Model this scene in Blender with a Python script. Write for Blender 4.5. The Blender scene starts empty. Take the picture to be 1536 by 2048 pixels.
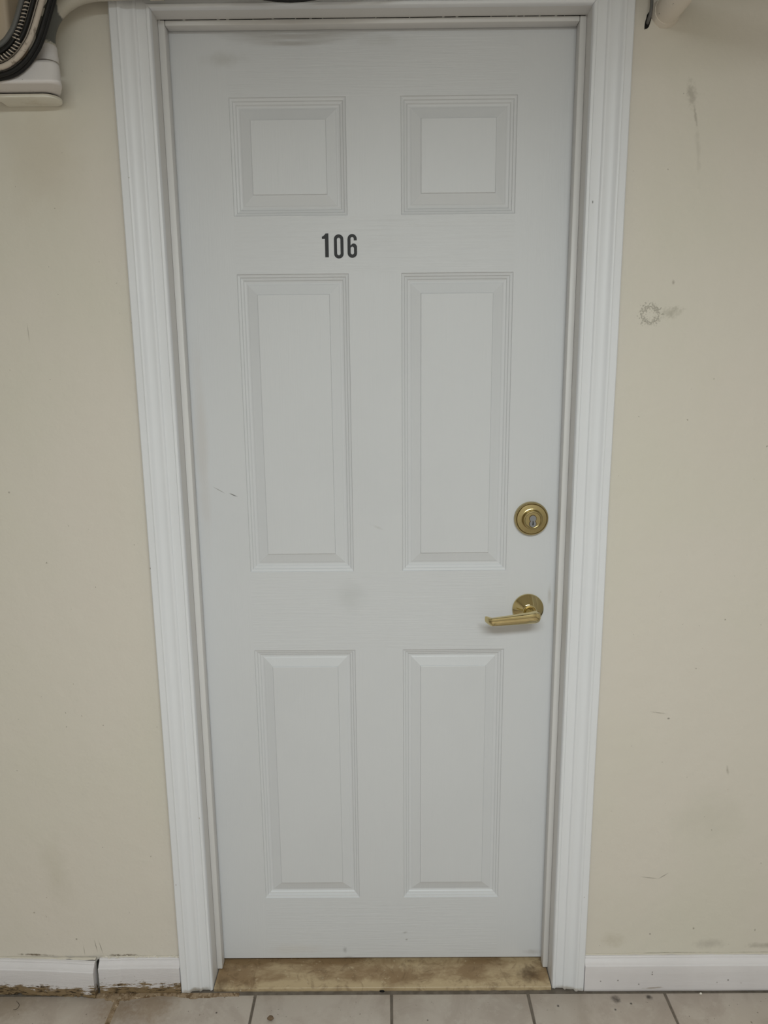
import bpy, bmesh, math, random
from mathutils import Vector, Matrix, noise
S = bpy.context.scene
COL = S.collection
R = math.radians

# ------------------------------------------------------------------ camera
cd = bpy.data.cameras.new('camera')
cd.sensor_fit = 'VERTICAL'
cd.sensor_height = 24.0
cd.lens = 1420.0 / 2048.0 * 24.0
cd.clip_start = 0.02
cam = bpy.data.objects.new('camera', cd)
cam.location = (0.0211, -1.4668, 1.3974)
cam.rotation_euler = (R(78.9195), R(0.5132), R(0.1932))
COL.objects.link(cam)
S.camera = cam

# ------------------------------------------------------------------ world, lamps, exposure
w = bpy.data.worlds.new('world')
w.use_nodes = True
w.node_tree.nodes['Background'].inputs[0].default_value = (0.02, 0.02, 0.022, 1)
S.world = w
S.view_settings.view_transform = 'Standard'
S.view_settings.look = 'None'
S.view_settings.gamma = 1
S.view_settings.use_curve_mapping = False
S.view_settings.exposure = 0.0

def area(name, loc, rot, sx, sy, power, col):
    l = bpy.data.lights.new(name, 'AREA')
    l.shape = 'RECTANGLE'; l.size = sx; l.size_y = sy; l.energy = power; l.color = col
    o = bpy.data.objects.new(name, l); o.location = loc; o.rotation_euler = rot
    COL.objects.link(o)
    return o
CEIL = 2.25
area('ceiling_lamp_light', (0.14, -1.98, CEIL - 0.060), (0, 0, 0), 1.20, 0.46, 44, (0.925, 1.0, 1.0))

# ------------------------------------------------------------------ materials
def lin(c):
    return tuple(((v / 255) / 12.92 if v / 255 <= 0.04045 else ((v / 255 + 0.055) / 1.055) ** 2.4) for v in c)

class Mat:
    """small node-tree builder; all patterns use the world position of the surface"""
    def __init__(s, name, color, rough=0.5, metal=0.0, spec=0.4):
        m = bpy.data.materials.new(name); m.use_nodes = True
        s.m = m; s.t = m.node_tree; s.N = s.t.nodes; s.L = s.t.links
        s.b = s.N['Principled BSDF']
        s.b.inputs['Roughness'].default_value = rough
        s.b.inputs['Metallic'].default_value = metal
        s.b.inputs['Specular IOR Level'].default_value = spec
        s.pos = s.N.new('ShaderNodeNewGeometry').outputs['Position']
        rgb = s.N.new('ShaderNodeRGB'); rgb.outputs[0].default_value = (*lin(color), 1)
        s.col = rgb.outputs[0]
        s.nrm = None
    def vscale(s, sc):
        n = s.N.new('ShaderNodeVectorMath'); n.operation = 'MULTIPLY'
        s.L.new(s.pos, n.inputs[0]); n.inputs[1].default_value = sc
        return n.outputs[0]
    def noise(s, scale=5, detail=3, rough=0.5, stretch=(1, 1, 1), dist=0.0):
        n = s.N.new('ShaderNodeTexNoise')
        s.L.new(s.vscale(stretch), n.inputs['Vector'])
        n.inputs['Scale'].default_value = scale; n.inputs['Detail'].default_value = detail
        n.inputs['Roughness'].default_value = rough; n.inputs['Distortion'].default_value = dist
        return n.outputs['Fac']
    def rng(s, v, a, b, c=0.0, d=1.0, smooth=True):
        n = s.N.new('ShaderNodeMapRange'); n.interpolation_type = 'SMOOTHSTEP' if smooth else 'LINEAR'
        s.L.new(v, n.inputs[0])
        for i, x in enumerate((a, b, c, d)): n.inputs[i + 1].default_value = x
        return n.outputs[0]
    def math(s, op, a, b=None, c=None):
        n = s.N.new('ShaderNodeMath'); n.operation = op
        for i, x in enumerate((a, b, c)):
            if x is None: continue
            if isinstance(x, (int, float)): n.inputs[i].default_value = x
            else: s.L.new(x, n.inputs[i])
        return n.outputs[0]
    def mix(s, fac, color):
        n = s.N.new('ShaderNodeMix'); n.data_type = 'RGBA'
        if isinstance(fac, (int, float)): n.inputs[0].default_value = fac
        else: s.L.new(fac, n.inputs[0])
        s.L.new(s.col, n.inputs[6]); n.inputs[7].default_value = (*lin(color), 1)
        s.col = n.outputs[2]
        return s
    def bump(s, h, strength, dist):
        n = s.N.new('ShaderNodeBump'); n.inputs['Strength'].default_value = strength
        n.inputs['Distance'].default_value = dist
        s.L.new(h, n.inputs['Height'])
        if s.nrm: s.L.new(s.nrm, n.inputs['Normal'])
        s.nrm = n.outputs[0]
        return s
    def axis(s, axis):
        n = s.N.new('ShaderNodeSeparateXYZ'); s.L.new(s.pos, n.inputs[0])
        return n.outputs[axis]
    def spot(s, x, z, ru, rw, color, strength, ang=0, grain=60, k=0.8, soft=0.0, ring=False):
        """a mark with a shape of its own, on a wall-like surface"""
        sub = s.N.new('ShaderNodeVectorMath'); sub.operation = 'SUBTRACT'
        s.L.new(s.pos, sub.inputs[0]); sub.inputs[1].default_value = (x, 0, z)
        ca, sa = math.cos(R(ang)), math.sin(R(ang))
        d = []
        for v in ((ca / ru, 0, sa / ru), (-sa / rw, 0, ca / rw)):
            n = s.N.new('ShaderNodeVectorMath'); n.operation = 'DOT_PRODUCT'
            s.L.new(sub.outputs[0], n.inputs[0]); n.inputs[1].default_value = v
            d.append(n.outputs['Value'])
        r2 = s.math('ADD', s.math('MULTIPLY', d[0], d[0]), s.math('MULTIPLY', d[1], d[1]))
        r = s.math('SQRT', r2)
        ns = s.noise(grain, 3, 0.6)
        r = s.math('ADD', r, s.math('MULTIPLY', s.math('SUBTRACT', ns, 0.5), k * 2))
        if ring:
            r = s.math('MULTIPLY', s.math('ABSOLUTE', s.math('SUBTRACT', r, 0.72)), 3.2)
        f = s.rng(r, 1.0, soft, 0.0, strength)
        return s.mix(f, color)
    def done(s):
        s.L.new(s.col, s.b.inputs['Base Color'])
        if s.nrm: s.L.new(s.nrm, s.b.inputs['Normal'])
        return s.m

WHITE = (222, 223, 226)
CREAM = (215, 208, 198)
DIRT = (120, 112, 98)

# door wall paint with its scuffs
m = Mat('cream_wall_paint', CREAM, 0.55)
m.mix(m.rng(m.noise(2.2, 4, 0.55), 0.4, 0.7, 0, 0.35), (207, 205, 188))
m.mix(m.rng(m.noise(3.5, 3, 0.5, (1, 1, .6)), 0.5, 0.75, 0, 0.28), (214, 205, 195))
m.spot(0.526, 1.502, .0215, .0200, (128, 122, 110), .60, grain=230, k=1.0, ring=True)
m.spot(0.567, 1.506, .026, .014, (140, 134, 118), .45, 15, grain=140, k=.8)
m.spot(0.5668, 1.5608, .004, .006, DIRT, .5, k=.4)
m.spot(0.5775, 1.888, .012, .032, DIRT, .38, 10, grain=120, k=.9)
m.spot(0.5870, 1.850, .0035, .030, (120, 112, 100), .42, 12, grain=110, k=.9)
m.spot(0.5960, 1.790, .006, .060, DIRT, .14, 6, grain=60, k=.9)
m.spot(0.5980, 0.680, .020, .0022, DIRT, .5, -8, k=.8)
m.spot(0.6181, 0.6670, .004, .003, (90, 84, 74), .7, k=.4)
m.spot(0.7541, 0.5453, .004, .016, DIRT, .45, 10, k=.5)
m.spot(0.603, 0.281, .022, .0018, (100, 94, 84), .6, -8, grain=40, k=.5)
m.spot(0.633, 0.286, .018, .0016, (100, 94, 84), .6, 35, grain=40, k=.5)
m.spot(0.612, 0.1357, .0028, .0035, (70, 62, 52), .9, k=.3)
m.spot(0.710, 0.150, .003, .004, DIRT, .7, k=.3)
m.spot(0.85, 0.145, .003, .005, DIRT, .7, k=.3)
m.spot(0.75, 0.110, .05, .018, (165, 158, 148), .45, 3, k=.5)
m.spot(0.53, 0.12, .035, .025, (176, 166, 146), .35, 0, k=.7)
m.spot(0.88, 0.105, .06, .010, (140, 134, 120), .45, 3, k=.7)
m.spot(-0.6685, 1.480, .0012, .022, DIRT, .55, 2, k=.4)
m.spot(-0.7403, 1.1682, .003, .003, (100, 92, 82), .6, k=.3)
m.spot(-0.657, 0.112, .0012, .022, (105, 96, 84), .75, 8, k=.3)
m.spot(-0.646, 0.108, .0013, .026, (105, 96, 84), .75, 12, k=.3)
m.spot(-0.685, 0.100, .0012, .018, (120, 110, 96), .6, 3, k=.3)
m.spot(-0.80, 0.089, .06, .004, (92, 76, 54), .9, -3, grain=90, k=.9)
m.spot(-0.60, 0.0865, .05, .004, (92, 76, 54), .8, 0, grain=90, k=1.1)
m.spot(.67, .0866, .13, .0009, (110, 98, 82), .7, 0.3, grain=60, k=.7)
m.spot(.93, .0876, .13, .0011, (96, 84, 70), .8, 0.3, grain=60, k=.7)
m.spot(-0.700, 0.13, .003, .003, DIRT, .8, k=.3)
m.spot(-0.79, 0.20, .003, .003, DIRT, .7, k=.3)
m.spot(-0.73, 0.30, .05, .12, (190, 184, 166), .35, 0, grain=12, k=.6)
m.spot(0.72, 0.42, .10, .12, (196, 192, 178), .35, 0, grain=12, k=.6)
m.spot(-0.60, 1.80, .10, .16, (196, 186, 168), .4, 0, grain=10, k=.6)
sp = m.noise(95, 2, 0.6)
m.mix(m.rng(sp, .765, .79, 0, .6), DIRT)
m.bump(m.noise(9, 4, 0.6), 0.5, 0.006).bump(m.noise(160, 3, 0.6), 0.35, 0.0008)
M_WALL = m.done()

m = Mat('cream_room_paint', CREAM, 0.6); m.bump(m.noise(12, 4), .3, .004); M_ROOM = m.done()
m = Mat('ceiling_paint', (205, 202, 192), 0.7); M_CEIL = m.done()

def white_paint(name, grain=None, extra=None, col=(210, 211, 214), rough=.42):
    m = Mat(name, col, rough, spec=.35)
    m.mix(m.rng(m.noise(3.0, 4, .6), .42, .72, 0, .3), tuple(c - 9 for c in col))
    if grain == 'h':
        m.bump(m.noise(1, 4, .65, (7, 7, 230), .6), .55, .0011)
    elif grain == 'v':
        m.bump(m.noise(1, 4, .65, (230, 7, 7), .6), .30, .0009)
    elif grain == 'trim':
        m.bump(m.noise(1, 4, .6, (40, 40, 9)), .30, .0012)
    elif grain == 'base':
        m.bump(m.noise(1, 4, .6, (9, 40, 90)), .4, .0012)
    if extra: extra(m)
    return m.done()

def door_marks_shade(m):
    m.spot(-.362, 1.25, .018, .28, (196, 190, 186), .45, 0, grain=9, k=.5)
    G = (168, 166, 160)
    m.spot(-.2765, 1.977, .055, .018, G, .38, 2, grain=30, k=.6)
    m.spot(0.0188, 2.006, .06, .016, G, .22, 0, grain=30, k=.6)
    m.spot(-.332, 1.160, .020, .0010, (130, 126, 120), .8, -30, k=.3)
    m.spot(-.302, 1.149, .012, .0017, (70, 68, 66), .95, -24, grain=200, k=.6)
    m.spot(-.0894, .042, .007, .012, (140, 140, 142), .6, 0, k=.4)
    m.spot(-.083, .022, .02, .006, (170, 168, 168), .5, 0, k=.4)
    m.spot(0.0544, .0895, .008, .004, (160, 158, 156), .6, 10, k=.5)
    m.spot(0.058, .070, .004, .003, (140, 138, 136), .6, 10, k=.5)
    m.spot(-.0615, .925, .055, .045, (186, 188, 188), .35, 0, grain=14, k=.5)
    m.spot(-.0005, 1.077, .018, .004, (190, 190, 190), .6, -25, k=.5)
    m.spot(.368, .925, .006, .03, (176, 172, 166), .55, 0, k=.5)  # shade at the door edge right of the lever, painted into the colour
    m.spot(-.20, .045, .12, .02, (205, 202, 200), .5, 0, grain=20, k=.6)
    m.spot(.36, .035, .03, .01, (176, 172, 170), .5, 0, k=.5)
M_STILE = white_paint('door_paint_upright_grain', 'v', door_marks_shade)
M_RAIL = white_paint('door_paint_level_grain', 'h', door_marks_shade)
M_PANEL = white_paint('door_panel_paint', 'v')
def trim_marks(m):
    m.spot(.4043, 1.7035, .0016, .004, (60, 56, 52), .9, 0, k=.2)
    m.spot(-.4615, 1.0127, .002, .003, (70, 60, 50), .9, 0, k=.2)
    m.spot(-.3967, .4445, .0018, .003, (140, 110, 70), .7, 0, k=.2)
    m.spot(-.4563, .2838, .002, .002, (110, 90, 60), .7, 0, k=.2)
    m.spot(.428, .004, .05, .010, (150, 138, 120), .7, 0, k=.6)
    m.spot(-.428, .004, .05, .010, (140, 126, 104), .8, 0, k=.6)
    sp = m.noise(70, 2, .6)
    m.mix(m.rng(sp, .78, .80, 0, .5), (150, 140, 128))
M_TRIM = white_paint('casing_paint', 'trim', trim_marks, (226, 227, 231))
M_JAMB = white_paint('jamb_paint', 'trim', trim_marks, (216, 214, 213))

def board_paint(name, rot):
    m = Mat(name, (219, 215, 217), .4, spec=.35)
    m.mix(m.rng(m.noise(5, 4, .6), .45, .7, 0, .4), (204, 199, 200))
    z = m.axis(2)
    if rot:
        n1 = m.noise(1, 5, .7, (14, 30, 60))
        n2 = m.noise(1, 5, .75, (60, 80, 320))
        edge = m.math('ADD', m.math('MULTIPLY', n1, .072), m.math('MULTIPLY', n2, .046))
        wet = m.rng(m.math('SUBTRACT', m.math('SUBTRACT', edge, .034), z), -.001, .003)
        scr = m.math('MULTIPLY', m.rng(m.noise(1, 5, .8, (45, 80, 420)), .60, .66),
                     m.rng(z, .052, .022))
        m.mix(m.math('MULTIPLY', scr, .75), (92, 84, 78))
        m.mix(wet, (136, 116, 88))
        deep = m.math('MULTIPLY', wet, m.rng(m.noise(1, 4, .7, (50, 80, 260)), .50, .60))
        m.mix(deep, (62, 50, 36))
        m.bump(wet, -.8, .003)
        m.bump(m.noise(1, 5, .8, (45, 80, 420)), .5, .002)
    else:
        scr = m.rng(m.noise(1, 5, .8, (16, 40, 170), 1.2), .655, .70, 0, .55)
        m.mix(scr, (168, 160, 156))
        for x, zz in ((.4995, .028), (.539, .030), (.587, .020), (.616, .046), (.616, .052), (.79, .03), (.765, .024)):
            m.spot(x, zz, .0026, .0032, (92, 84, 78), .85, 10, k=.5)
        m.spot(.62, .010, .03, .003, (130, 112, 84), .6, 4, k=.7)
    sp = m.noise(75, 2, .6)
    m.mix(m.rng(sp, .75, .78, 0, .7), (110, 90, 72))
    m.bump(m.noise(1, 4, .6, (9, 40, 90)), .4, .0012)
    return m.done()
M_BASE = board_paint('baseboard_paint', False)
M_BASE_ROT = board_paint('rotted_baseboard_paint', True)

m = Mat('floor_tile_ceramic', (190, 179, 168), .38, spec=.4)
m.mix(m.rng(m.noise(9, 5, .65, dist=.6), .42, .62, 0, .65), (170, 156, 145))
m.mix(m.rng(m.noise(38, 4, .7), .52, .66, 0, .5), (196, 187, 176))
m.mix(m.rng(m.noise(3.2, 3, .6), .55, .75, 0, .45), (160, 146, 132))
m.mix(m.rng(m.noise(110, 2, .6), .70, .73, 0, .75), (104, 92, 80))
def fspot(m, x, y, r, color, st, k=.6, grain=90):
    sub = m.N.new('ShaderNodeVectorMath'); sub.operation = 'DISTANCE'
    m.L.new(m.pos, sub.inputs[0]); sub.inputs[1].default_value = (x, y, 0)
    rr = m.math('ADD', m.math('DIVIDE', sub.outputs['Value'], r), m.math('MULTIPLY', m.math('SUBTRACT', m.noise(grain, 3, .6), .5), 2 * k))
    m.mix(m.rng(rr, 1, .1, 0, st), color)
fspot(m, .530, -.098, .014, (70, 62, 56), .85)
fspot(m, .606, -.094, .010, (60, 54, 48), .9)
fspot(m, .56, -.11, .004, (50, 44, 40), .9)
fspot(m, .52, -.125, .004, (50, 44, 40), .9)
fspot(m, .395, -.115, .004, (50, 44, 40), .9)
fspot(m, .10, -.149, .003, (60, 50, 40), .9)
fspot(m, -.37, -.128, .003, (50, 42, 36), .9)
fspot(m, -.52, -.11, .07, (150, 128, 104), .6)
fspot(m, -.60, -.12, .06, (140, 118, 92), .55)
fspot(m, -.84, -.10, .07, (160, 144, 126), .6)
m.bump(m.noise(60, 5, .7), .35, .0008).bump(m.noise(7, 3, .5), .4, .002)
M_TILE = m.done()
m = Mat('grout', (112, 103, 93), .8)
m.mix(m.rng(m.noise(50, 3), .4, .65, 0, .6), (84, 76, 66)); m.bump(m.noise(300, 3), .5, .001)
M_GROUT = m.done()
m = Mat('threshold_stone', (178, 158, 126), .35)
bn = m.noise(7.0, 5, .65, (1, 1.6, 1), .5)
yy = m.axis(1)
m.mix(m.rng(m.math('ADD', bn, m.math('ADD', m.rng(yy, -.066, -.045, -.16, .03, False), m.rng(m.axis(0), -.1, .38, .04, -.09, False))), .38, .62, 0, .85), (128, 103, 74))
m.mix(m.rng(m.noise(30, 5, .7, dist=1.0), .50, .70, 0, .55), (104, 82, 58))
m.mix(m.rng(m.noise(60, 4, .7), .60, .72, 0, .5), (196, 180, 150))
m.mix(m.rng(m.noise(120, 3, .7), .70, .74, 0, .8), (206, 198, 182))
fspot(m, .345, -.035, .035, (84, 66, 46), .8)
fspot(m, .235, -.058, .007, (205, 190, 165), .9, .3)
fspot(m, .243, -.058, .002, (50, 42, 34), .9, .2)
fspot(m, -.375, -.06, .03, (92, 72, 50), .6)
m.bump(m.noise(40, 5, .7), .4, .001)
M_SADDLE = m.done()
m = Mat('brown_caulk', (146, 126, 102), .6)
m.mix(m.rng(m.noise(60, 5, .7), .45, .6, 0, .85), (96, 74, 48)); m.mix(m.rng(m.noise(140, 3), .58, .7, 0, .7), (186, 170, 148))
m.bump(m.noise(120, 4), .8, .002)
M_CAULK = m.done()
M_CREAMCAULK = Mat('cream_caulk', (206, 199, 186), .6).done()
M_FLAKE = Mat('paint_flake', (226, 220, 210), .5).done()

def brass(name, col, rough):
    m = Mat(name, col, rough, 1.0)
    m.mix(m.rng(m.noise(140, 4, .7), .5, .75, 0, .25), tuple(int(c * .82) for c in col))
    return m.done()
M_BRASS = brass('polished_brass', (212, 196, 148), .08)
M_BRASS2 = brass('worn_brass', (182, 166, 122), .28)
M_BRASSD = brass('dark_brass_groove', (96, 78, 46), .4)
M_STEEL = Mat('grey_steel_core', (150, 152, 158), .35, .8).done()
M_BLACK = Mat('black_vinyl', (12, 12, 14), .5).done()
M_HOLE = Mat('dark_cavity', (14, 12, 10), .9).done()

def pipe_paint(name, col, stain):
    m = Mat(name, col, .45)
    m.mix(m.rng(m.noise(18, 4, .7), .52, .7, 0, .5), stain)
    m.mix(m.rng(m.noise(90, 3, .7), .70, .73, 0, .8), (70, 64, 58))
    m.bump(m.noise(45, 4, .6), .6, .0015)
    return m.done()
M_BOX = pipe_paint('painted_box_white', (219, 214, 213), (200, 191, 181))
M_COVER = pipe_paint('painted_cover_white', (226, 222, 211), (206, 197, 180))
M_PIPE = pipe_paint('painted_pipe_cream', (228, 219, 208), (204, 190, 172))
m = Mat('flaking_conduit', (196, 190, 178), .5)
# the paint has come away from the short riser above the coupling
zc = m.axis(2)
bare = m.math('MULTIPLY', m.rng(m.math('ADD', zc, m.math('MULTIPLY', m.noise(60, 3, .7), .022)), 1.972, 1.976),
              m.rng(m.math('ADD', m.axis(0), m.math('MULTIPLY', m.noise(50, 3, .7), .012)), -.5275, -.5315))
m.mix(bare, (98, 99, 96))
m.mix(m.rng(m.noise(80, 3, .7), .66, .72, 0, .7), (120, 112, 96)); m.bump(m.noise(60, 4), .5, .0015)
M_CONDUIT = m.done()
m = Mat('beige_enclosure_paint', (186, 170, 150), .5); m.bump(m.noise(30, 3), .3, .001); M_BEIGE = m.done()
m = Mat('black_cable_sheath', (13, 12, 12), .6); m.mix(m.rng(m.noise(40, 4), .55, .7, 0, .35), (36, 33, 30)); M_CBLACK = m.done()
m = Mat('paint_smeared_cable', (190, 178, 166), .5); m.mix(m.rng(m.noise(70, 4, .7), .55, .64, 0, .7), (120, 108, 96)); M_CBEIGE = m.done()
M_CGREY = Mat('grey_cable_sheath', (102, 101, 99), .5).done()
M_STONE = Mat('pebble_stone', (112, 92, 72), .7).done()
m = Mat('lamp_housing', (225, 225, 225), .5); M_LAMPH = m.done()

# ------------------------------------------------------------------ mesh helpers
def mesh(name, V, F, mat, parent=None, smooth=False, mats=None, fm=None, auto=None):
    me = bpy.data.meshes.new(name)
    me.from_pydata([tuple(v) for v in V], [], F)
    for x in (mats or [mat]): me.materials.append(x)
    if fm:
        for p, i in zip(me.polygons, fm): p.material_index = i
    bm = bmesh.new(); bm.from_mesh(me)
    bmesh.ops.recalc_face_normals(bm, faces=bm.faces)
    if auto is not None:
        for f in bm.faces: f.smooth = True
        for e in bm.edges:
            if len(e.link_faces) == 2 and e.calc_face_angle(0) > R(auto): e.smooth = False
    bm.to_mesh(me); bm.free()
    if smooth:
        me.polygons.foreach_set('use_smooth', [True] * len(me.polygons))
    o = bpy.data.objects.new(name, me); COL.objects.link(o)
    if parent: o.parent = parent
    return o

def tag(o, label=None, cat=None, kind=None, group=None):
    if label: o['label'] = label
    if cat: o['category'] = cat
    if kind: o['kind'] = kind
    if group: o['group'] = group
    return o

class MB:
    def __init__(s): s.V = []; s.F = []
    def box(s, x0, x1, y0, y1, z0, z1):
        i = len(s.V)
        s.V += [(x, y, z) for z in (z0, z1) for y in (y0, y1) for x in (x0, x1)]
        s.F += [tuple(i + k for k in f) for f in ((0, 1, 3, 2), (4, 6, 7, 5), (0, 4, 5, 1), (2, 3, 7, 6), (0, 2, 6, 4), (1, 5, 7, 3))]
        return s
    def rings(s, rings, cap0=True, cap1=True, closed=True):
        n = len(rings[0]); i = len(s.V)
        for r in rings: s.V += [tuple(p) for p in r]
        for a in range(len(rings) - 1):
            for k in range(n if closed else n - 1):
                k2 = (k + 1) % n
                s.F.append((i + a * n + k, i + a * n + k2, i + (a + 1) * n + k2, i + (a + 1) * n + k))
        if cap0: s.F.append(tuple(i + k for k in range(n)))
        if cap1: s.F.append(tuple(i + (len(rings) - 1) * n + k for k in range(n)))
        return s
    def build(s, name, mat, parent=None, **k):
        return mesh(name, s.V, s.F, mat, parent, **k)

def bevel_box(name, x0, x1, y0, y1, z0, z1, b, mat, parent=None, seg=2):
    o = MB().box(x0, x1, y0, y1, z0, z1).build(name, mat, parent)
    bm = bmesh.new(); bm.from_mesh(o.data)
    bmesh.ops.bevel(bm, geom=list(bm.edges), offset=b, segments=seg, affect='EDGES', profile=.5)
    for f in bm.faces: f.smooth = True
    for e in bm.edges:
        if len(e.link_faces) == 2 and e.calc_face_angle(0) > R(50): e.smooth = False
    bm.to_mesh(o.data); bm.free()
    return o

def catmull(P, n=8):
    P = [Vector(p) for p in P]; out = []
    Q = [P[0] * 2 - P[1]] + P + [P[-1] * 2 - P[-2]]
    for i in range(1, len(Q) - 2):
        for k in range(n):
            t = k / n
            out.append(.5 * ((2 * Q[i]) + (Q[i + 1] - Q[i - 1]) * t + (2 * Q[i - 1] - 5 * Q[i] + 4 * Q[i + 1] - Q[i + 2]) * t * t
                             + (3 * Q[i] - Q[i - 1] - 3 * Q[i + 1] + Q[i + 2]) * t ** 3))
    out.append(P[-1])
    return out

def frames(P):
    T = [(P[min(i + 1, len(P) - 1)] - P[max(i - 1, 0)]).normalized() for i in range(len(P))]
    up = Vector((0, 1, 0)) if abs(T[0].y) < .9 else Vector((0, 0, 1))
    N = []
    a = (up - T[0] * up.dot(T[0])).normalized()
    for t in T:
        a = (a - t * a.dot(t)).normalized(); N.append((t, a, t.cross(a)))
    return N

def tube_rings(P, r, seg=12, rf=None):
    P = [Vector(p) for p in P]; out = []
    for i, (p, (t, a, b)) in enumerate(zip(P, frames(P))):
        rr = rf(i / (len(P) - 1)) * r if rf else r
        out.append([p + a * math.cos(2 * math.pi * k / seg) * rr + b * math.sin(2 * math.pi * k / seg) * rr for k in range(seg)])
    return out

def tube(name, P, r, mat, parent=None, seg=14, n=8, rf=None):
    return MB().rings(tube_rings(catmull(P, n), r, seg, rf)).build(name, mat, parent, auto=60)

def lathe(name, cx, cz, prof, mat, parent=None, seg=80, auto=15):
    """profile of (radius, distance in front of the door face), turned about the door normal"""
    mb = MB()
    mb.rings([[(cx + r * math.cos(2 * math.pi * k / seg), -d, cz + r * math.sin(2 * math.pi * k / seg)) for k in range(seg)]
              for r, d in prof], cap0=True, cap1=True)
    return mb.build(name, mat, parent, auto=auto)

# ------------------------------------------------------------------ dimensions
WY = -0.060                    # painted face of the door wall
OX, OZ = 0.391, 2.0320         # inner faces of the jambs, underside of the head jamb
RX0, RX1, RY = -2.1, 2.1, -2.8
TOPF = CEIL

# ------------------------------------------------------------------ room shell
mb = MB()
mb.box(RX0, -OX - .018, WY, .06, -.02, TOPF).box(OX + .018, RX1, WY, .06, -.02, TOPF).box(-OX - .018, OX + .018, WY, .06, OZ + .018, TOPF)
tag(mb.build('wall_back', M_WALL), 'cream painted wall around the white door, scuffed and stained', 'wall', 'structure')
tag(MB().box(RX0 - .1, RX0, RY, .06, -.02, TOPF).build('wall_left', M_ROOM), 'cream wall closing the room on the left, beyond the frame', 'wall', 'structure')
tag(MB().box(RX1, RX1 + .1, RY, .06, -.02, TOPF).build('wall_right', M_ROOM), 'cream wall closing the room on the right, beyond the frame', 'wall', 'structure')
tag(MB().box(RX0 - .1, RX1 + .1, RY - .1, RY, -.02, TOPF).build('wall_front', M_ROOM), 'cream wall opposite the door, behind the viewer', 'wall', 'structure')
tag(MB().box(RX0 - .1, RX1 + .1, RY - .1, .06, TOPF, TOPF + .1).build('ceiling', M_CEIL), 'off-white ceiling above the pipes', 'ceiling', 'structure')
floor = tag(MB().box(RX0 - .1, RX1 + .1, RY - .1, .25, -.06, -.0022).build('floor', M_GROUT), 'floor of beige ceramic tiles with grey grout', 'floor', 'structure')

# floor tiles
PITCH = .3122; GAP = .0052; ty0 = -.0797
def tile_mesh():
    h = PITCH / 2 - GAP / 2; e = .0018
    V = []; F = []
    for hh, z in ((h, -.006), (h, -.0014), (h - e, 0.0)):
        V += [(-hh, -hh, z), (hh, -hh, z), (hh, hh, z), (-hh, hh, z)]
    for r in (0, 4):
        for k in range(4): F.append((r + k, r + (k + 1) % 4, r + 4 + (k + 1) % 4, r + 4 + k))
    F += [(8, 9, 10, 11), (3, 2, 1, 0)]
    return V, F
V, F = tile_mesh()
rnd = random.Random(3)
proto = None
for r in range(11):
    for c in range(-7, 7):
        x = .021 + PITCH * (c + .5); y = ty0 - PITCH * (r + .5)
        if x - PITCH / 2 < RX0 or x + PITCH / 2 > RX1 or y - PITCH / 2 < RY: continue
        if proto is None:
            proto = mesh('tile', V, F, M_TILE, floor, auto=70); o = proto
        else:
            o = bpy.data.objects.new('tile', proto.data); COL.objects.link(o); o.parent = floor
        o.location = (x, y, rnd.uniform(-.0004, .0002)); o.rotation_euler = (0, 0, R(rnd.uniform(-.12, .12)))

# lumpy brown caulk between the left boards and the tiles
def patch(name, x0, x1, y0, y1, fn, mat, parent, step=.003):
    nx = int((x1 - x0) / step); ny = int((y1 - y0) / step)
    idx = {}; V = []; F = []
    H = {}
    for i in range(nx + 1):
        for j in range(ny + 1):
            H[i, j] = fn(x0 + i * step, y0 + j * step)
    def vid(i, j):
        if (i, j) not in idx:
            idx[i, j] = len(V); V.append((x0 + i * step, y0 + j * step, max(H[i, j], -.0005)))
        return idx[i, j]
    for i in range(nx):
        for j in range(ny):
            q = [(i, j), (i + 1, j), (i + 1, j + 1), (i, j + 1)]
            if max(H[p] for p in q) > 0: F.append(tuple(vid(*p) for p in q))
    return mesh(name, V, F, mat, parent, auto=70)
def caulk(x, y):
    n = noise.noise(Vector((x * 22, y * 30, 3))) * .5 + noise.noise(Vector((x * 70, y * 80, 9))) * .35
    wide = .005 + .011 * math.exp(-((x + .60) / .055) ** 2) + .007 * math.exp(-((x + .42) / .05) ** 2)
    d = (-.079 - y) / wide
    a = 1 - d + n * .9
    a *= 1 if -.66 < x < -.33 else 0
    g = 1 - abs(x + .6034) / .005 + n * .6
    if y < -.09: a = max(a, g)
    return min(.0018, a * .0022)
tag(patch('caulk', -.67, -.32, -.180, -.076, caulk, M_CAULK, floor), 'cracked brown caulk smeared along the left boards', kind='stuff')

# ------------------------------------------------------------------ stone threshold
def slab(name, x0, x1, y0, y1, z0, z1, mat, taper=0.0):
    n = 60; V = []; F = []
    prof = [(y0, z0), (y0, z1 - .0018), (y0 + .0018, z1), (y1, z1), (y1, z0)]
    rings = []
    for i in range(n + 1):
        x = x0 + (x1 - x0) * i / n
        j = noise.noise(Vector((x * 60, 2, 1))) * .0012
        rings.append([(x + (taper if k < 3 else 0) * 0, y + (j if k < 3 else 0), z) for k, (y, z) in enumerate(prof)])
    return MB().rings(rings).build(name, mat, auto=50)
tag(slab('threshold', -.389, .389, -.0712, .055, -.0022, .007, M_SADDLE), 'brown stained beige stone threshold slab under the white door', 'threshold')

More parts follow.
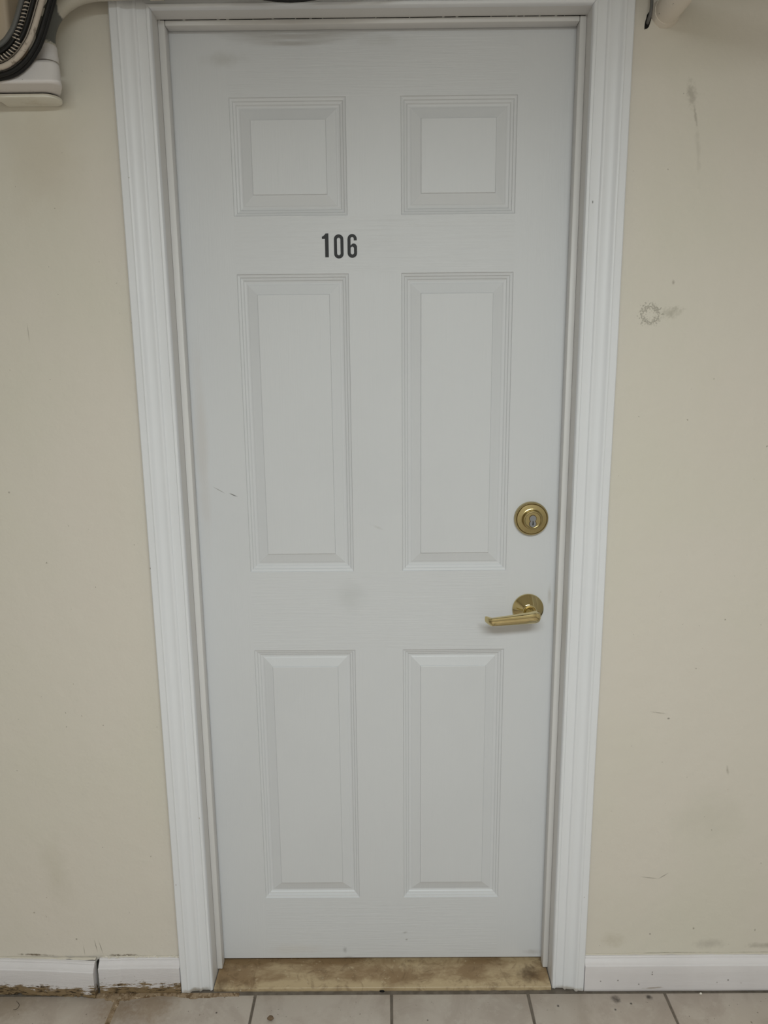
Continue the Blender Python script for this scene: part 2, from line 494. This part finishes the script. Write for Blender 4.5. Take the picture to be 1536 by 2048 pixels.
# ------------------------------------------------------------------ door
D = .035
PX = (.052, .2735)
PZ = ((1.6992, 1.911), (.981, 1.591), (.185, .803))
DX0, DX1, DZ0, DZ1 = -.3885, .3885, .021, 2.0270
xs = [DX0, -PX[1], -PX[0], PX[0], PX[1], DX1]
zs = [DZ0, PZ[2][0], PZ[2][1], PZ[1][0], PZ[1][1], PZ[0][0], PZ[0][1], DZ1]
V = [(x, 0, z) for z in zs for x in xs]; F = []; fm = []
for j in range(7):
    for i in range(5):
        if i in (1, 3) and j in (1, 3, 5): continue
        a = j * 6 + i
        F.append((a, a + 1, a + 7, a + 6)); fm.append(1 if (i in (1, 3) or (i == 2 and j not in (1, 3, 5))) else 0)
nb = len(V)
V += [(x, D, z) for z in (DZ0, DZ1) for x in (DX0, DX1)]
F += [(nb, nb + 1, nb + 3, nb + 2)]; fm.append(0)
F += [tuple([i for i in range(6)] + [nb + 1, nb]), tuple([42 + i for i in range(6)][::-1] + [nb + 2, nb + 3]),
      tuple([j * 6 for j in range(8)][::-1] + [nb, nb + 2]), tuple([j * 6 + 5 for j in range(8)] + [nb + 3, nb + 1])]
fm += [0] * 4
door = tag(mesh('door_1', V, F, None, mats=[M_STILE, M_RAIL], fm=fm), 'white six-panel moulded door numbered 106', 'door', 'structure')
PROF = [(0, 0), (.0012, -.0022), (.0035, -.0030), (.0055, -.0034), (.0070, -.0056), (.0090, -.0062), (.0108, -.0066),
        (.0130, -.0088), (.0165, -.0094), (.0185, -.0090), (.0205, -.0080), (.0385, -.0030), (.0392, -.0012), (.0400, -.0008)]
def panel(x0, x1, z0, z1):
    rings = [[(x0 + d, -h, z0 + d), (x1 - d, -h, z0 + d), (x1 - d, -h, z1 - d), (x0 + d, -h, z1 - d)] for d, h in PROF]
    return MB().rings(rings, cap0=False).build('panel', M_PANEL, door)
for (z0, z1) in PZ:
    for s in (-1, 1):
        panel(min(s * PX[0], s * PX[1]), max(s * PX[0], s * PX[1]), z0, z1)

# door number in black stick-on digits
def flat_shape(name, outer, holes, mat, parent, y=0.0, thick=.0006):
    cu = bpy.data.curves.new(name, 'CURVE'); cu.dimensions = '2D'; cu.fill_mode = 'BOTH'; cu.extrude = thick / 2
    for pts in [outer] + holes:
        sp = cu.splines.new('POLY'); sp.points.add(len(pts) - 1); sp.use_cyclic_u = True
        for p, (x, z) in zip(sp.points, pts): p.co = (x, z, 0, 1)
    o = bpy.data.objects.new(name, cu); COL.objects.link(o)
    dg = bpy.context.evaluated_depsgraph_get()
    me = bpy.data.meshes.new_from_object(o.evaluated_get(dg))
    bpy.data.objects.remove(o)
    me.transform(Matrix.Translation((0, y - thick / 2, 0)) @ Matrix.Rotation(R(90), 4, 'X'))
    me.materials.clear(); me.materials.append(mat)
    o = bpy.data.objects.new(name, me); COL.objects.link(o); o.parent = parent
    return o
def arc(cx, cz, rx, rz, a0, a1, n=10):
    return [(cx + rx * math.cos(R(a0 + (a1 - a0) * k / n)), cz + rz * math.sin(R(a0 + (a1 - a0) * k / n))) for k in range(n + 1)]
def capsule(x0, x1, z0, z1, rz=None):
    rx = (x1 - x0) / 2; cx = (x0 + x1) / 2; rz = rz or rx
    return arc(cx, z1 - rz, rx, rz, 0, 180) + arc(cx, z0 + rz, rx, rz, 180, 360)
d1 = flat_shape('digit', [(-.1031, 1.6600), (-.1012, 1.6608), (-.0982, 1.6630), (-.0958, 1.6660), (-.0903, 1.6661), (-.0903, 1.6217),
                          (-.0973, 1.6217), (-.0972, 1.6561), (-.1030, 1.6561)], [], M_BLACK, door)
d0 = flat_shape('digit', capsule(-.0797, -.0611, 1.6192, 1.6641, .0085), [capsule(-.0738, -.0670, 1.6252, 1.6580, .0034)], M_BLACK, door)
X0, X1, B, T, st = -.0533, -.0346, 1.6202, 1.6646, .0062
six = [(X1 - .0004, 1.6526)] + arc((X0 + X1) / 2, T - .0093, (X1 - X0) / 2 - .0002, .0093, 0, 180) + arc((X0 + X1) / 2, B + .0088, (X1 - X0) / 2, .0088, 180, 360) \
    + [(X1, 1.6390)] + arc(X1 - .0068, 1.6398, .0068, .0072, 10, 100, 6) + [(-.0440, 1.6461), (-.0473, 1.6432)] \
    + [(X0 + st, 1.6530)] + arc((X0 + X1) / 2, T - .0088, (X1 - X0) / 2 - st + .0001, .0032, 180, 0, 6) + [(X1 - .0062, 1.6526)]
d6 = flat_shape('digit', six, [capsule(-.0471, -.0406, 1.6264, 1.6412, .0033)], M_BLACK, door)

# deadbolt
BX, BZ = .3228, 1.0945
bolt = lathe('deadbolt', BX, BZ, [(.0001, .0005), (.0358, .0005), (.0358, .005), (.0350, .0085), (.0336, .0104), (.0327, .0104), (.0326, .0090), (.0001, .0090)], M_BRASS2, door)
lathe('rim_groove', BX, BZ, [(.0001, .0088), (.0325, .0088), (.0325, .0096), (.0001, .0096)], M_BRASSD, bolt)
lathe('collar', BX, BZ, [(.0001, .0100), (.0313, .0100), (.0311, .0112), (.0304, .0116), (.0225, .0122), (.0210, .0128), (.0204, .0150), (.0199, .0210), (.0194, .0228),
                       (.0184, .0236), (.0175, .0238), (.0166, .0230), (.0163, .0216), (.0155, .0212), (.0001, .0212)], M_BRASS2, bolt)
def fig8(cx, cz, r, off, n=14):
    a = math.degrees(math.acos(min(.99, (r * .74) / r)))
    a0 = 90 - math.degrees(math.acos(off * .93 / r))
    return arc(cx, cz + off, r, r, -a0, 180 + a0, n) + arc(cx, cz - off, r, r, 180 - a0, 360 + a0, n)
KZ = BZ - .0023
flat_shape('core_surround', fig8(BX, KZ, .0078, .0056), [], M_BRASSD, bolt, y=-.0211, thick=.0006)
core = flat_shape('core', fig8(BX, KZ, .0068, .0055), [], M_STEEL, bolt, y=-.0215, thick=.0012)
flat_shape('keyhole', [(BX - .0004, KZ + .0010), (BX + .0006, KZ + .0010), (BX + .0014, KZ - .0035), (BX + .0013, KZ - .0085), (BX - .0008, KZ - .0085), (BX - .0006, KZ - .0035)],
           [], M_HOLE, bolt, y=-.0226, thick=.0003)

# lever handle
LX, LZ = .3222, .8950
lev = lathe('door_handle', LX, LZ, [(.0001, .0005), (.0335, .0005), (.0337, .003), (.0330, .0045), (.0160, .0190), (.0148, .0196), (.0001, .0196)], M_BRASS, door, seg=96)
lathe('collar', LX, LZ, [(.0001, .0190), (.0147, .0190), (.0148, .0225), (.0142, .0238), (.0132, .0240), (.0128, .0228), (.0001, .0226)], M_BRASS, lev)
lathe('stem', LX, LZ, [(.0001, .0220), (.0112, .0220), (.0108, .035), (.0106, .0535), (.0001, .0540)], M_BRASS, lev)
def sect(c, t, hh, ht, n=32, p=3.2):
    """rounded-rectangle section at c, square to the direction t; hh half height, ht half thickness"""
    t = Vector(t).normalized(); up = Vector((0, 0, 1)); up = (up - t * up.dot(t)).normalized(); sd = t.cross(up)
    # flat front, small upper bevel, broad lower chamfer
    S_ = ((1, -.7), (1, .35), (.97, .72), (.86, .97), (.80, 1.0), (.3, 1.0), (-.12, 1.0), (-.20, .97), (-.88, .22), (-.97, .05), (-1, -.1), (-1, -.7), (-.9, -1), (.9, -1))
    return [Vector(c) + up * (u * hh) + sd * (-v * ht) for u, v in S_]
rings = []
for x, z, y, hh, ht, tt in ((.3385, .8950, -.0540, .0020, .0020, (-1, 0, -.09)), (.3380, .8950, -.0542, .0060, .0050, (-1, 0, -.09)),
                            (.3360, .8950, -.0545, .0096, .0078, (-1, 0, -.09)), (.3325, .8948, -.0552, .0120, .0094, (-1, 0, -.09)),
                            (.3270, .8942, -.0560, .0130, .0100, (-1, 0, -.10)), (.3200, .8936, -.0570, .0127, .0094, (-1, 0, -.10)),
                            (.3080, .8926, -.0583, .0118, .0076, (-1, 0, -.09)), (.2850, .8905, -.0597, .0107, .0056, (-1, 0, -.09)),
                            (.2600, .8883, -.0603, .0098, .0047, (-1, 0, -.08)), (.2440, .8868, -.0603, .0091, .0044, (-1, .05, -.07)),
                            (.2375, .8863, -.0598, .0088, .0044, (-1, .45, -.04)), (.2345, .8862, -.0580, .0086, .0040, (-.9, .8, 0)),
                            (.2310, .8866, -.0545, .0080, .0032, (-.7, 1, 0)), (.2270, .8876, -.0490, .0072, .0026, (-.6, 1, .1)),
                            (.2250, .8880, -.0462, .0066, .0020, (-.6, 1, .1))):
    rings.append(sect((x, y, z), tt, hh, ht))
MB().rings(rings).build('lever', M_BRASS, lev, auto=22)

# ------------------------------------------------------------------ jambs with stops
def jamb(n, label, main, stop):
    o = tag(MB().box(*main).build('trim_%d' % n, M_JAMB), label, 'door jamb', 'structure')
    st = bevel_box('door_stop', *stop, .0015, M_JAMB, o)
    return o
SX = .3785; SZ = 2.0225
jamb(1, 'narrow white jamb on the left side of the door', (-OX - .018, -OX, WY, .06, 0.0, OZ), (-OX, -SX, -.027, -.0032, .0165, OZ))
jamb(2, 'narrow white jamb on the right side of the door, by the lock', (OX, OX + .018, WY, .06, 0.0, OZ), (SX, OX, -.027, -.0032, .0165, OZ))
jamb(3, 'white head jamb across the top of the door', (-OX - .018, OX + .018, WY, .06, OZ, OZ + .018), (-SX + .0005, SX - .0005, -.0268, -.0032, SZ, OZ - .0004))
hj = bpy.data.objects['trim_3']; cr = MB(); rnd = random.Random(5); x = -.386
while x < .386:
    L_ = rnd.uniform(.01, .06); x2 = min(x + L_, .388)
    cr.box(x, x2, -.0272, -.0262, OZ - rnd.uniform(.0005, .0011), OZ - .0001); x = x2 + rnd.uniform(.001, .006)
tag(cr.build('joint_crack', M_HOLE, hj), 'thin broken dark crack along the stop')

# ------------------------------------------------------------------ moulded casings
CP = [(0, 0), (0, .0085), (.0012, .0108), (.0035, .0120), (.0058, .0118), (.0072, .0100), (.0085, .0096), (.0235, .0108), (.0250, .0128), (.0265, .0140),
      (.0290, .0142), (.0315, .0132), (.0360, .0122), (.0430, .0128), (.0480, .0148), (.0505, .0178), (.0525, .0192), (.0550, .0194), (.0565, .0184),
      (.0585, .0182), (.0690, .0182), (.0710, .0165), (.0712, 0)]
def casing_side(s, n, label):
    rings = []
    N = 90
    for i in range(N + 1):
        r = []
        for t, h in CP:
            zt = OZ + t; zb = .0015 + abs(noise.noise(Vector((t * 140 * s, 7, s)))) * .005
            z = zb + (zt - zb) * i / N
            wob = noise.noise(Vector((z * 3.1, t * 30, s * 5))) * .0007 + noise.noise(Vector((z * 11, t * 50, s * 9))) * .0003
            r.append((s * (OX + t) + (wob * .8 if .001 < t else 0), WY - h - (wob if h > 0 else 0), z))
        rings.append(r)
    return tag(MB().rings(rings).build('trim_%d' % n, M_TRIM, auto=35), label, 'door casing', 'structure')
casing_side(-1, 4, 'moulded white casing on the left side of the door')
casing_side(1, 5, 'moulded white casing on the right side of the door, by the lock')
rings = []
for i in range(61):
    r = []
    for t, h in CP:
        xh = (OX + t) - .0004
        x = -xh + 2 * xh * i / 60
        wob = noise.noise(Vector((x * 3.1, t * 30, 15))) * .0005
        r.append((x, WY - h - (wob if h > 0 else 0), OZ + t + wob))
    rings.append(r)
tag(MB().rings(rings).build('trim_6', M_TRIM, auto=35), 'moulded white head casing above the door, mitred at both ends', 'door casing', 'structure')

# ------------------------------------------------------------------ baseboards
BP = [(.0165, 0.0), (.0180, .003), (.0180, .008), (.0180, .014), (.0180, .021), (.0180, .030), (.0180, .045), (.0180, .0655), (.0176, .0672), (.0155, .0685), (.0140, .0720), (.0120, .0752),
      (.0085, .0775), (.0070, .0790), (.0066, .0812), (.0045, .0830), (0, .0832), (0, 0)]
def baseboard(name, x0, x1, out, ragged, mat, label, lift=lambda x: 0):
    N = int((x1 - x0) / .0035) if ragged else int((x1 - x0) / .02)
    rings = []
    for i in range(N + 1):
        x = x0 + (x1 - x0) * i / N
        r = []
        for d, z in BP:
            dd, zz = d + (out(x) if d > 0 else max(0, out(x) - .001)), z
            if z > .06: zz += noise.noise(Vector((x * 9, 4, z * 5))) * .0008
            dd += noise.noise(Vector((x * 6, 2, z * 14))) * .0006 if d > 0 else 0
            if ragged and d > 0 and z < .022:
                k = (1 - z / .022) * ragged
                n = noise.noise(Vector((x * 34, 5, z * 120))) + .6 * noise.noise(Vector((x * 130, 1, z * 300)))
                dd -= max(0, n) * .0075 * k
                if z == 0: zz += max(0, n + .1) * .004 * k
            zz += lift(x)
            r.append((x, WY - dd, zz))
        rings.append(r)
    # worn ends
    return tag(MB().rings(rings).build(name, mat, auto=32), label, 'baseboard', 'structure')
baseboard('baseboard_left', RX0, -.6555, lambda x: .0012 + max(0, (x + .90) / .245) ** 1.3 * .0118, 1.0, M_BASE_ROT,
          'long left baseboard with rotted brown lower edge, sprung away from the wall')
b2 = baseboard('baseboard_left.001', -.6485, -.4630, lambda x: .0005 + .001 * (x < -.6), .55, M_BASE_ROT,
               'short white baseboard between the gap and the left casing')
baseboard('baseboard_right', .4630, RX1, lambda x: .0005, 0, M_BASE, 'white baseboard with small nicks, right of the door')
# dark gap filler behind the joint, and torn paint along the top of the short board
tag(MB().box(-.6557, -.6483, WY - .006, WY, 0.0, .076).build('joint_backing', M_HOLE, b2), 'dark gap between the two boards')
rnd = random.Random(11)
fl = MB()
for k in range(46):
    x = rnd.uniform(-.645, -.475) if k < 34 else rnd.uniform(-.475, -.466); s = rnd.uniform(.002, .0075); y = WY - rnd.uniform(.001, .006); z = .0832 + rnd.uniform(-.0002, .0012)
    a = rnd.uniform(-.5, .5); h = rnd.uniform(.001, .0042)
    i = len(fl.V)
    pts = [(x, y, z), (x + s, y - .001, z + a * .002), (x + s * .8, y - .0005, z + h), (x + s * .2, y, z + h * .8)]
    fl.V += pts + [(p[0], p[1] + .0006, p[2]) for p in pts]
    fl.F += [(i, i + 1, i + 2, i + 3), (i + 4, i + 7, i + 6, i + 5)] + [(i + q, i + (q + 1) % 4, i + 4 + (q + 1) % 4, i + 4 + q) for q in range(4)]
tag(fl.build('paint_flakes', M_FLAKE, b2), 'curled flakes of old cream paint', kind='stuff')
def bead(name, x0, x1, z, parent, out=lambda x: 0, seed=1, r=.0016):
    P = []
    n = int((x1 - x0) / .006)
    rings = []
    for i in range(n + 1):
        x = x0 + (x1 - x0) * i / n
        rr = r * (1 + .7 * noise.noise(Vector((x * 55, seed, 0))))
        zz = z + noise.noise(Vector((x * 25, seed, 3))) * .0012
        yy = WY - .0012 - out(x) * .5
        rings.append([(x, yy + rr * math.cos(2 * math.pi * k / 8) * (1 + out(x) * 200), zz + rr * math.sin(2 * math.pi * k / 8)) for k in range(8)])
    return MB().rings(rings).build(name, M_CREAMCAULK, parent, smooth=True)
bead('caulk_line', .464, RX1, .0838, bpy.data.objects['baseboard_right'], seed=4)
bead('caulk_line', -.648, -.463, .0838, b2, seed=7)
bead('caulk_line', RX0, -.657, .0836, bpy.data.objects['baseboard_left'], lambda x: max(0, (x + .90) / .245) ** 1.3 * .010, seed=9)

# ------------------------------------------------------------------ left: conduit box, conduit, cables
def rounded_plan(x0, x1, y0, y1, r, n=8, rl=None):
    """plan outline (x,y), wall side at y1; right-hand corners rounded"""
    P = []
    for (cx, cy, a0, rr) in ((x1 - r, y0 + r, -90, r), (x1 - r, y1 - r, 0, r), (x0 + (rl or r), y1 - (rl or r), 90, rl or r), (x0 + (rl or r), y0 + (rl or r), 180, rl or r)):
        for k in range(n + 1):
            a = R(a0 + 90 * k / n); P.append((cx + rr * math.cos(a), cy + rr * math.sin(a)))
    return P
def stack(name, levels, mat, parent=None):
    mb = MB(); rings = []
    for z, plan in levels: rings.append([(x, y, z) for x, y in plan])
    return mb.rings(rings).build(name, mat, parent, auto=40)
def grow(x0, x1, y0, y1, r, d): return rounded_plan(x0 - d, x1 + d, y0 - d, y1, max(.0015, r + d), rl=.006)
END = [(-.600, -.0605), (-.578, -.0640), (-.566, -.0760), (-.5575, -.090), (-.5500, -.104), (-.5430, -.118), (-.5395, -.128), (-.5395, -.1345), (-.5425, -.1400), (-.5490, -.1432)]
END = [(x + .005, y) for x, y in END]
def body_plan(d):
    P = [(-.85, -.0605), *END, (-.85, -.1432)]
    c = Vector((-.62, -.10)); out = []
    for x, y in P:
        out.append((x + (d if x > -.7 else 0), min(-.0605, y + (-d if y < -.1 else 0))))
    return out
box = stack('junction_box', [(1.8865, body_plan(-.004)), (1.8872, body_plan(-.001)), (1.8895, body_plan(.0006)), (1.8925, body_plan(.0006)),
                             (1.8940, body_plan(-.0004)), (1.9180, body_plan(-.0012)), (1.9220, body_plan(-.0035)), (1.9250, body_plan(-.0075)), (1.9265, body_plan(-.013))], M_BOX)
tag(box, 'white painted conduit box with rounded end, behind the cables on the left', 'junction box')
a2 = (-.6640, -.5560, -.1060, WY - .0005, .0215)
stack('cover_plate', [(1.8780, grow(*a2, -.0015)), (1.8790, grow(*a2, 0)), (1.8835, grow(*a2, 0)), (1.8842, grow(*a2, -.003))], M_COVER, box)
stack('gap_shade', [(1.8842, grow(*a2, -.005)), (1.8866, grow(*a2, -.005))], M_HOLE, box)  # dark strip standing in for the shaded gap above the cover plate
CX, CY = -.5665, -.1000
def vtube(name, cx, cy, levels, mat, parent, seg=40):
    return MB().rings([[(cx + r * math.cos(2 * math.pi * k / seg), cy + r * math.sin(2 * math.pi * k / seg), z) for k in range(seg)] for z, r in levels]).build(name, mat, parent, auto=40)
vtube('coupling', CX, CY, [(1.934, .0186), (1.944, .0186), (1.946, .0178), (1.958, .0178), (1.960, .0168)], M_BOX, box)
P = [Vector((CX, CY, 1.9585)), Vector((CX, CY, 1.968))]
RR = .082
for k in range(0, 17):
    t = R(90 * k / 16); P.append(Vector((CX + .100 * (1 - math.cos(t)), CY, 1.968 + .0785 * math.sin(t))))
ex, ez = P[-1].x, P[-1].z
P += [Vector((ex + d, CY, ez + d * .03)) for d in (.06, .3, .6, 1.0, 1.5, 2.54)]
cond = MB().rings(tube_rings(P, .0158, 24)).build('conduit', M_CONDUIT, auto=60)
tag(cond, 'flaking painted metal conduit bending right from the junction box over the door', 'conduit')
for k, x in enumerate((.62, -.10, -.37)):
    zc_ = ez + (x - ex) * .03
    MB().rings(tube_rings([Vector((x - .011, CY, zc_ )), Vector((x - .010, CY, zc_)), Vector((x + .010, CY, zc_)), Vector((x + .011, CY, zc_))], .0185, 24)).build('sleeve', M_CONDUIT, cond, auto=40)
MB().rings(tube_rings([Vector((CX - .0, CY, 2.0)) + Vector((.006, 0, 0)), Vector((CX + .0115, CY, 2.012))], .0172, 24)).build('fitting_ring', M_COVER, cond, auto=40)

bb = bevel_box('utility_box', -1.25, -.6140, -.130, WY - .0005, 1.9470, 2.249, .007, M_BEIGE, None, 3)
tag(bb, 'beige painted box with rounded corner, at the top left edge of the photo', 'utility box')

def cable(label, P, r, mat, seg=12, name='cable', group=None):
    o = tube(name, P, r, mat, None, seg, 8); tag(o, label, 'cable', group=group); return o
# shared route: in from the left in front of the box, up past the conduit, then right above the frame
def route(off, y, tail=0.0, end=2.085):
    """points moved 'off' metres to the inner (upper-left) side of the bend"""
    base = [(-2.09, 1.93), (-1.15, 1.915), (-.80, 1.882), (-.6820, 1.8865), (-.6243, 1.8944), (-.6060, 1.8990), (-.5923, 1.9060), (-.5788, 1.9163), (-.5682, 1.9281), (-.5587, 1.9406),
            (-.5502, 1.9563), (-.5436, 1.9710), (-.5371, 1.9864), (-.5300, 2.0033), (-.5220, 2.0195), (-.5000, 2.0420)]
    P = []
    for i, (x, z) in enumerate(base):
        a = Vector(base[max(0, i - 1)]); b = Vector(base[min(len(base) - 1, i + 1)]); t = (b - a).normalized()
        P.append((x - t.y * off, y, z + t.x * off))
    return P + [(-.44, y + .018, 2.064 + tail), (-.30, y + .026, 2.046 + tail), (-.135, y + .026, 2.0135 + tail), (.05, y + .026, 2.046 + tail), (.30, y + .024, 2.070 + tail), (1.2, y + .02, 2.095 + tail), (end, y + .02, 2.115 + tail)]
cable('black cable lowest of the bundle, sagging above the door frame', route(.0, -.157), .0036, M_CBLACK)
cable('thick paint-smeared pale cable curving through the black bundle', route(.0080, -.164, tail=.031), .0044, M_CBEIGE)
cable('black cable just inside the thick pale cable', route(.0150, -.157, tail=.020), .0032, M_CBLACK)
cable('thin pale cable beside the thick one', route(.0165, -.1615, tail=.039), .0012, M_CBEIGE)
cable('black cable against the spiral-wrapped one', route(.0225, -.1515, tail=.047), .0040, M_CBLACK)
cable('black cable near the top of the bundle', route(.0345, -.157, tail=.077), .0040, M_CBLACK)
cable('black cable right of the bundle, beside the bare conduit', route(-.0010, -.1485, tail=.010), .0042, M_CBLACK)
cable('smooth grey cable along the upper-left side of the bundle', route(.0440, -.154, tail=.088), .0050, M_CGREY)
# spiral wrapped cable
def helix(P, r, rt, pitch, mat, parent, x0, x1):
    pts = []; L = 0; F_ = frames(P)
    for i in range(len(P) - 1):
        seg = (P[i + 1] - P[i]).length; n = max(1, int(seg / (pitch / 10)))
        for k in range(n):
            u = k / n; p = P[i].lerp(P[i + 1], u); t, a_, b_ = F_[i]
            ph = 2 * math.pi * (L + seg * u) / pitch
            if x0 < p.x < x1 and p.z < 2.03: pts.append(p + a_ * math.cos(ph) * r + b_ * math.sin(ph) * r)
        L += seg
    return MB().rings(tube_rings(pts, rt, 6)).build('spiral_strand', mat, parent, smooth=True)
for off, yy, tail, x0, x1, lab in ((.0285, -.165, .067, -.5905, -.5540, 'black cable wrapped in a pale spiral strand, upper one of two'),
                                 (.0185, -.168, .057, -.70, -.5800, 'black cable wrapped in a pale spiral strand, lower one of two')):
    Pw = catmull(route(off, yy, tail=tail), 14)
    o = MB().rings(tube_rings(Pw, .0033, 12)).build('cable', M_CBLACK, auto=60)
    tag(o, lab, 'cable')
    helix(Pw, .0036, .0011, .0058, M_CBEIGE, o, x0, x1)

# ------------------------------------------------------------------ right: pipe out of the wall, grey cable
PXc, PZc, pr = .5215, 2.0195, .0225
P = [Vector((PXc, WY, PZc))] + [Vector((PXc, y, PZc + .0)) for y in (-.10, -.2, -.4, -.6)]
for k in range(1, 9):
    t = R(90 * k / 8); P.append(Vector((PXc, -.60 - .09 * math.sin(t), PZc + .09 * (1 - math.cos(t)))))
P.append(Vector((PXc, -.69, CEIL)))
pp = MB().rings(tube_rings(P, pr, 32)).build('painted_pipe', M_PIPE, auto=60)
tag(pp, 'thick cream painted pipe coming out of the wall at top right', 'pipe')
seg = 14
def ringy(y, r, j): return [(PXc + r * (1 + j * noise.noise(Vector((k * .9, y * 50, 1)))) * math.cos(2 * math.pi * k / seg + .3), y, PZc + r * (1 + j * noise.noise(Vector((k * .9, 5, 2)))) * math.sin(2 * math.pi * k / seg + .3)) for k in range(seg)]
MB().rings([ringy(WY, .0258, .10), ringy(WY - .005, .0252, .10), ringy(WY - .012, .0236, .02)]).build('mortar_collar', M_PIPE, pp, auto=50)
gc = tube('cable', [(.4905, WY + .004, 2.0020), (.4895, WY - .006, 2.0060), (.4905, WY - .012, 2.014), (.4915, WY - .012, 2.028), (.4905, WY - .012, 2.050), (.489, WY - .009, 2.085), (.490, WY - .010, 2.125), (.56, WY - .014, 2.150), (.9, WY - .014, 2.16), (2.08, WY - .014, 2.17)], .0028, M_CGREY)
tag(gc, 'thin grey cable entering a ragged hole left of the cream pipe', 'cable')
hp = []
for k in range(16):
    t = 2 * math.pi * k / 16; j = 1 + .5 * noise.noise(Vector((math.cos(t) * 1.7, math.sin(t) * 1.7, 8)))
    hp.append((.4905 + .0055 * j * math.cos(t) + .003 * math.sin(t), 2.0065 + .0125 * j * math.sin(t)))
flat_shape('cable_hole', hp, [], M_HOLE, gc, y=WY - .0002, thick=.0005)

# ------------------------------------------------------------------ debris on the floor
def pebble(name, x, y, r, sc, mat, label, seed):
    bm = bmesh.new(); bmesh.ops.create_icosphere(bm, subdivisions=2, radius=r)
    for v in bm.verts:
        v.co *= 1 + .35 * noise.noise(v.co / r * 1.3 + Vector((seed, 0, 0)))
        v.co = Vector((v.co.x * sc[0], v.co.y * sc[1], v.co.z * sc[2]))
    zmin = min(v.co.z for v in bm.verts)
    for v in bm.verts: v.co += Vector((x, y, -zmin + .0001))
    me = bpy.data.meshes.new(name); bm.to_mesh(me); bm.free(); me.materials.append(mat)
    o = bpy.data.objects.new(name, me); COL.objects.link(o); tag(o, label, 'debris'); return o
pebble('pebble', -.2463, -.146, .0058, (1.25, .9, .7), M_STONE, 'small brown pebble lying on the tile left of centre', 2)
pebble('paint_crumb', .7263, -.0865, .0026, (1.1, .8, .8), M_FLAKE, 'tiny white crumb on the floor against the right baseboard', 5)
pebble('dirt_crumb', .0, -.0765, .0036, (1.6, .6, .7), M_HOLE, 'dark crumb in the joint below the middle of the threshold', 7)
hr = tube('hair', [(-.832, -.098, .001), (-.824, -.104, .0012), (-.8205, -.111, .001), (-.823, -.118, .001), (-.829, -.119, .001)], .0004, M_HOLE, None, 6, 6)
tag(hr, 'fine dark hair curled on the far left tile', 'debris')

# ------------------------------------------------------------------ ceiling lamp behind the viewer
lh = MB().box(-.52, .80, -2.25, -1.71, CEIL - .055, CEIL).build('ceiling_lamp', M_LAMPH)
tag(lh, 'long white ceiling lamp behind the viewer', 'lamp')
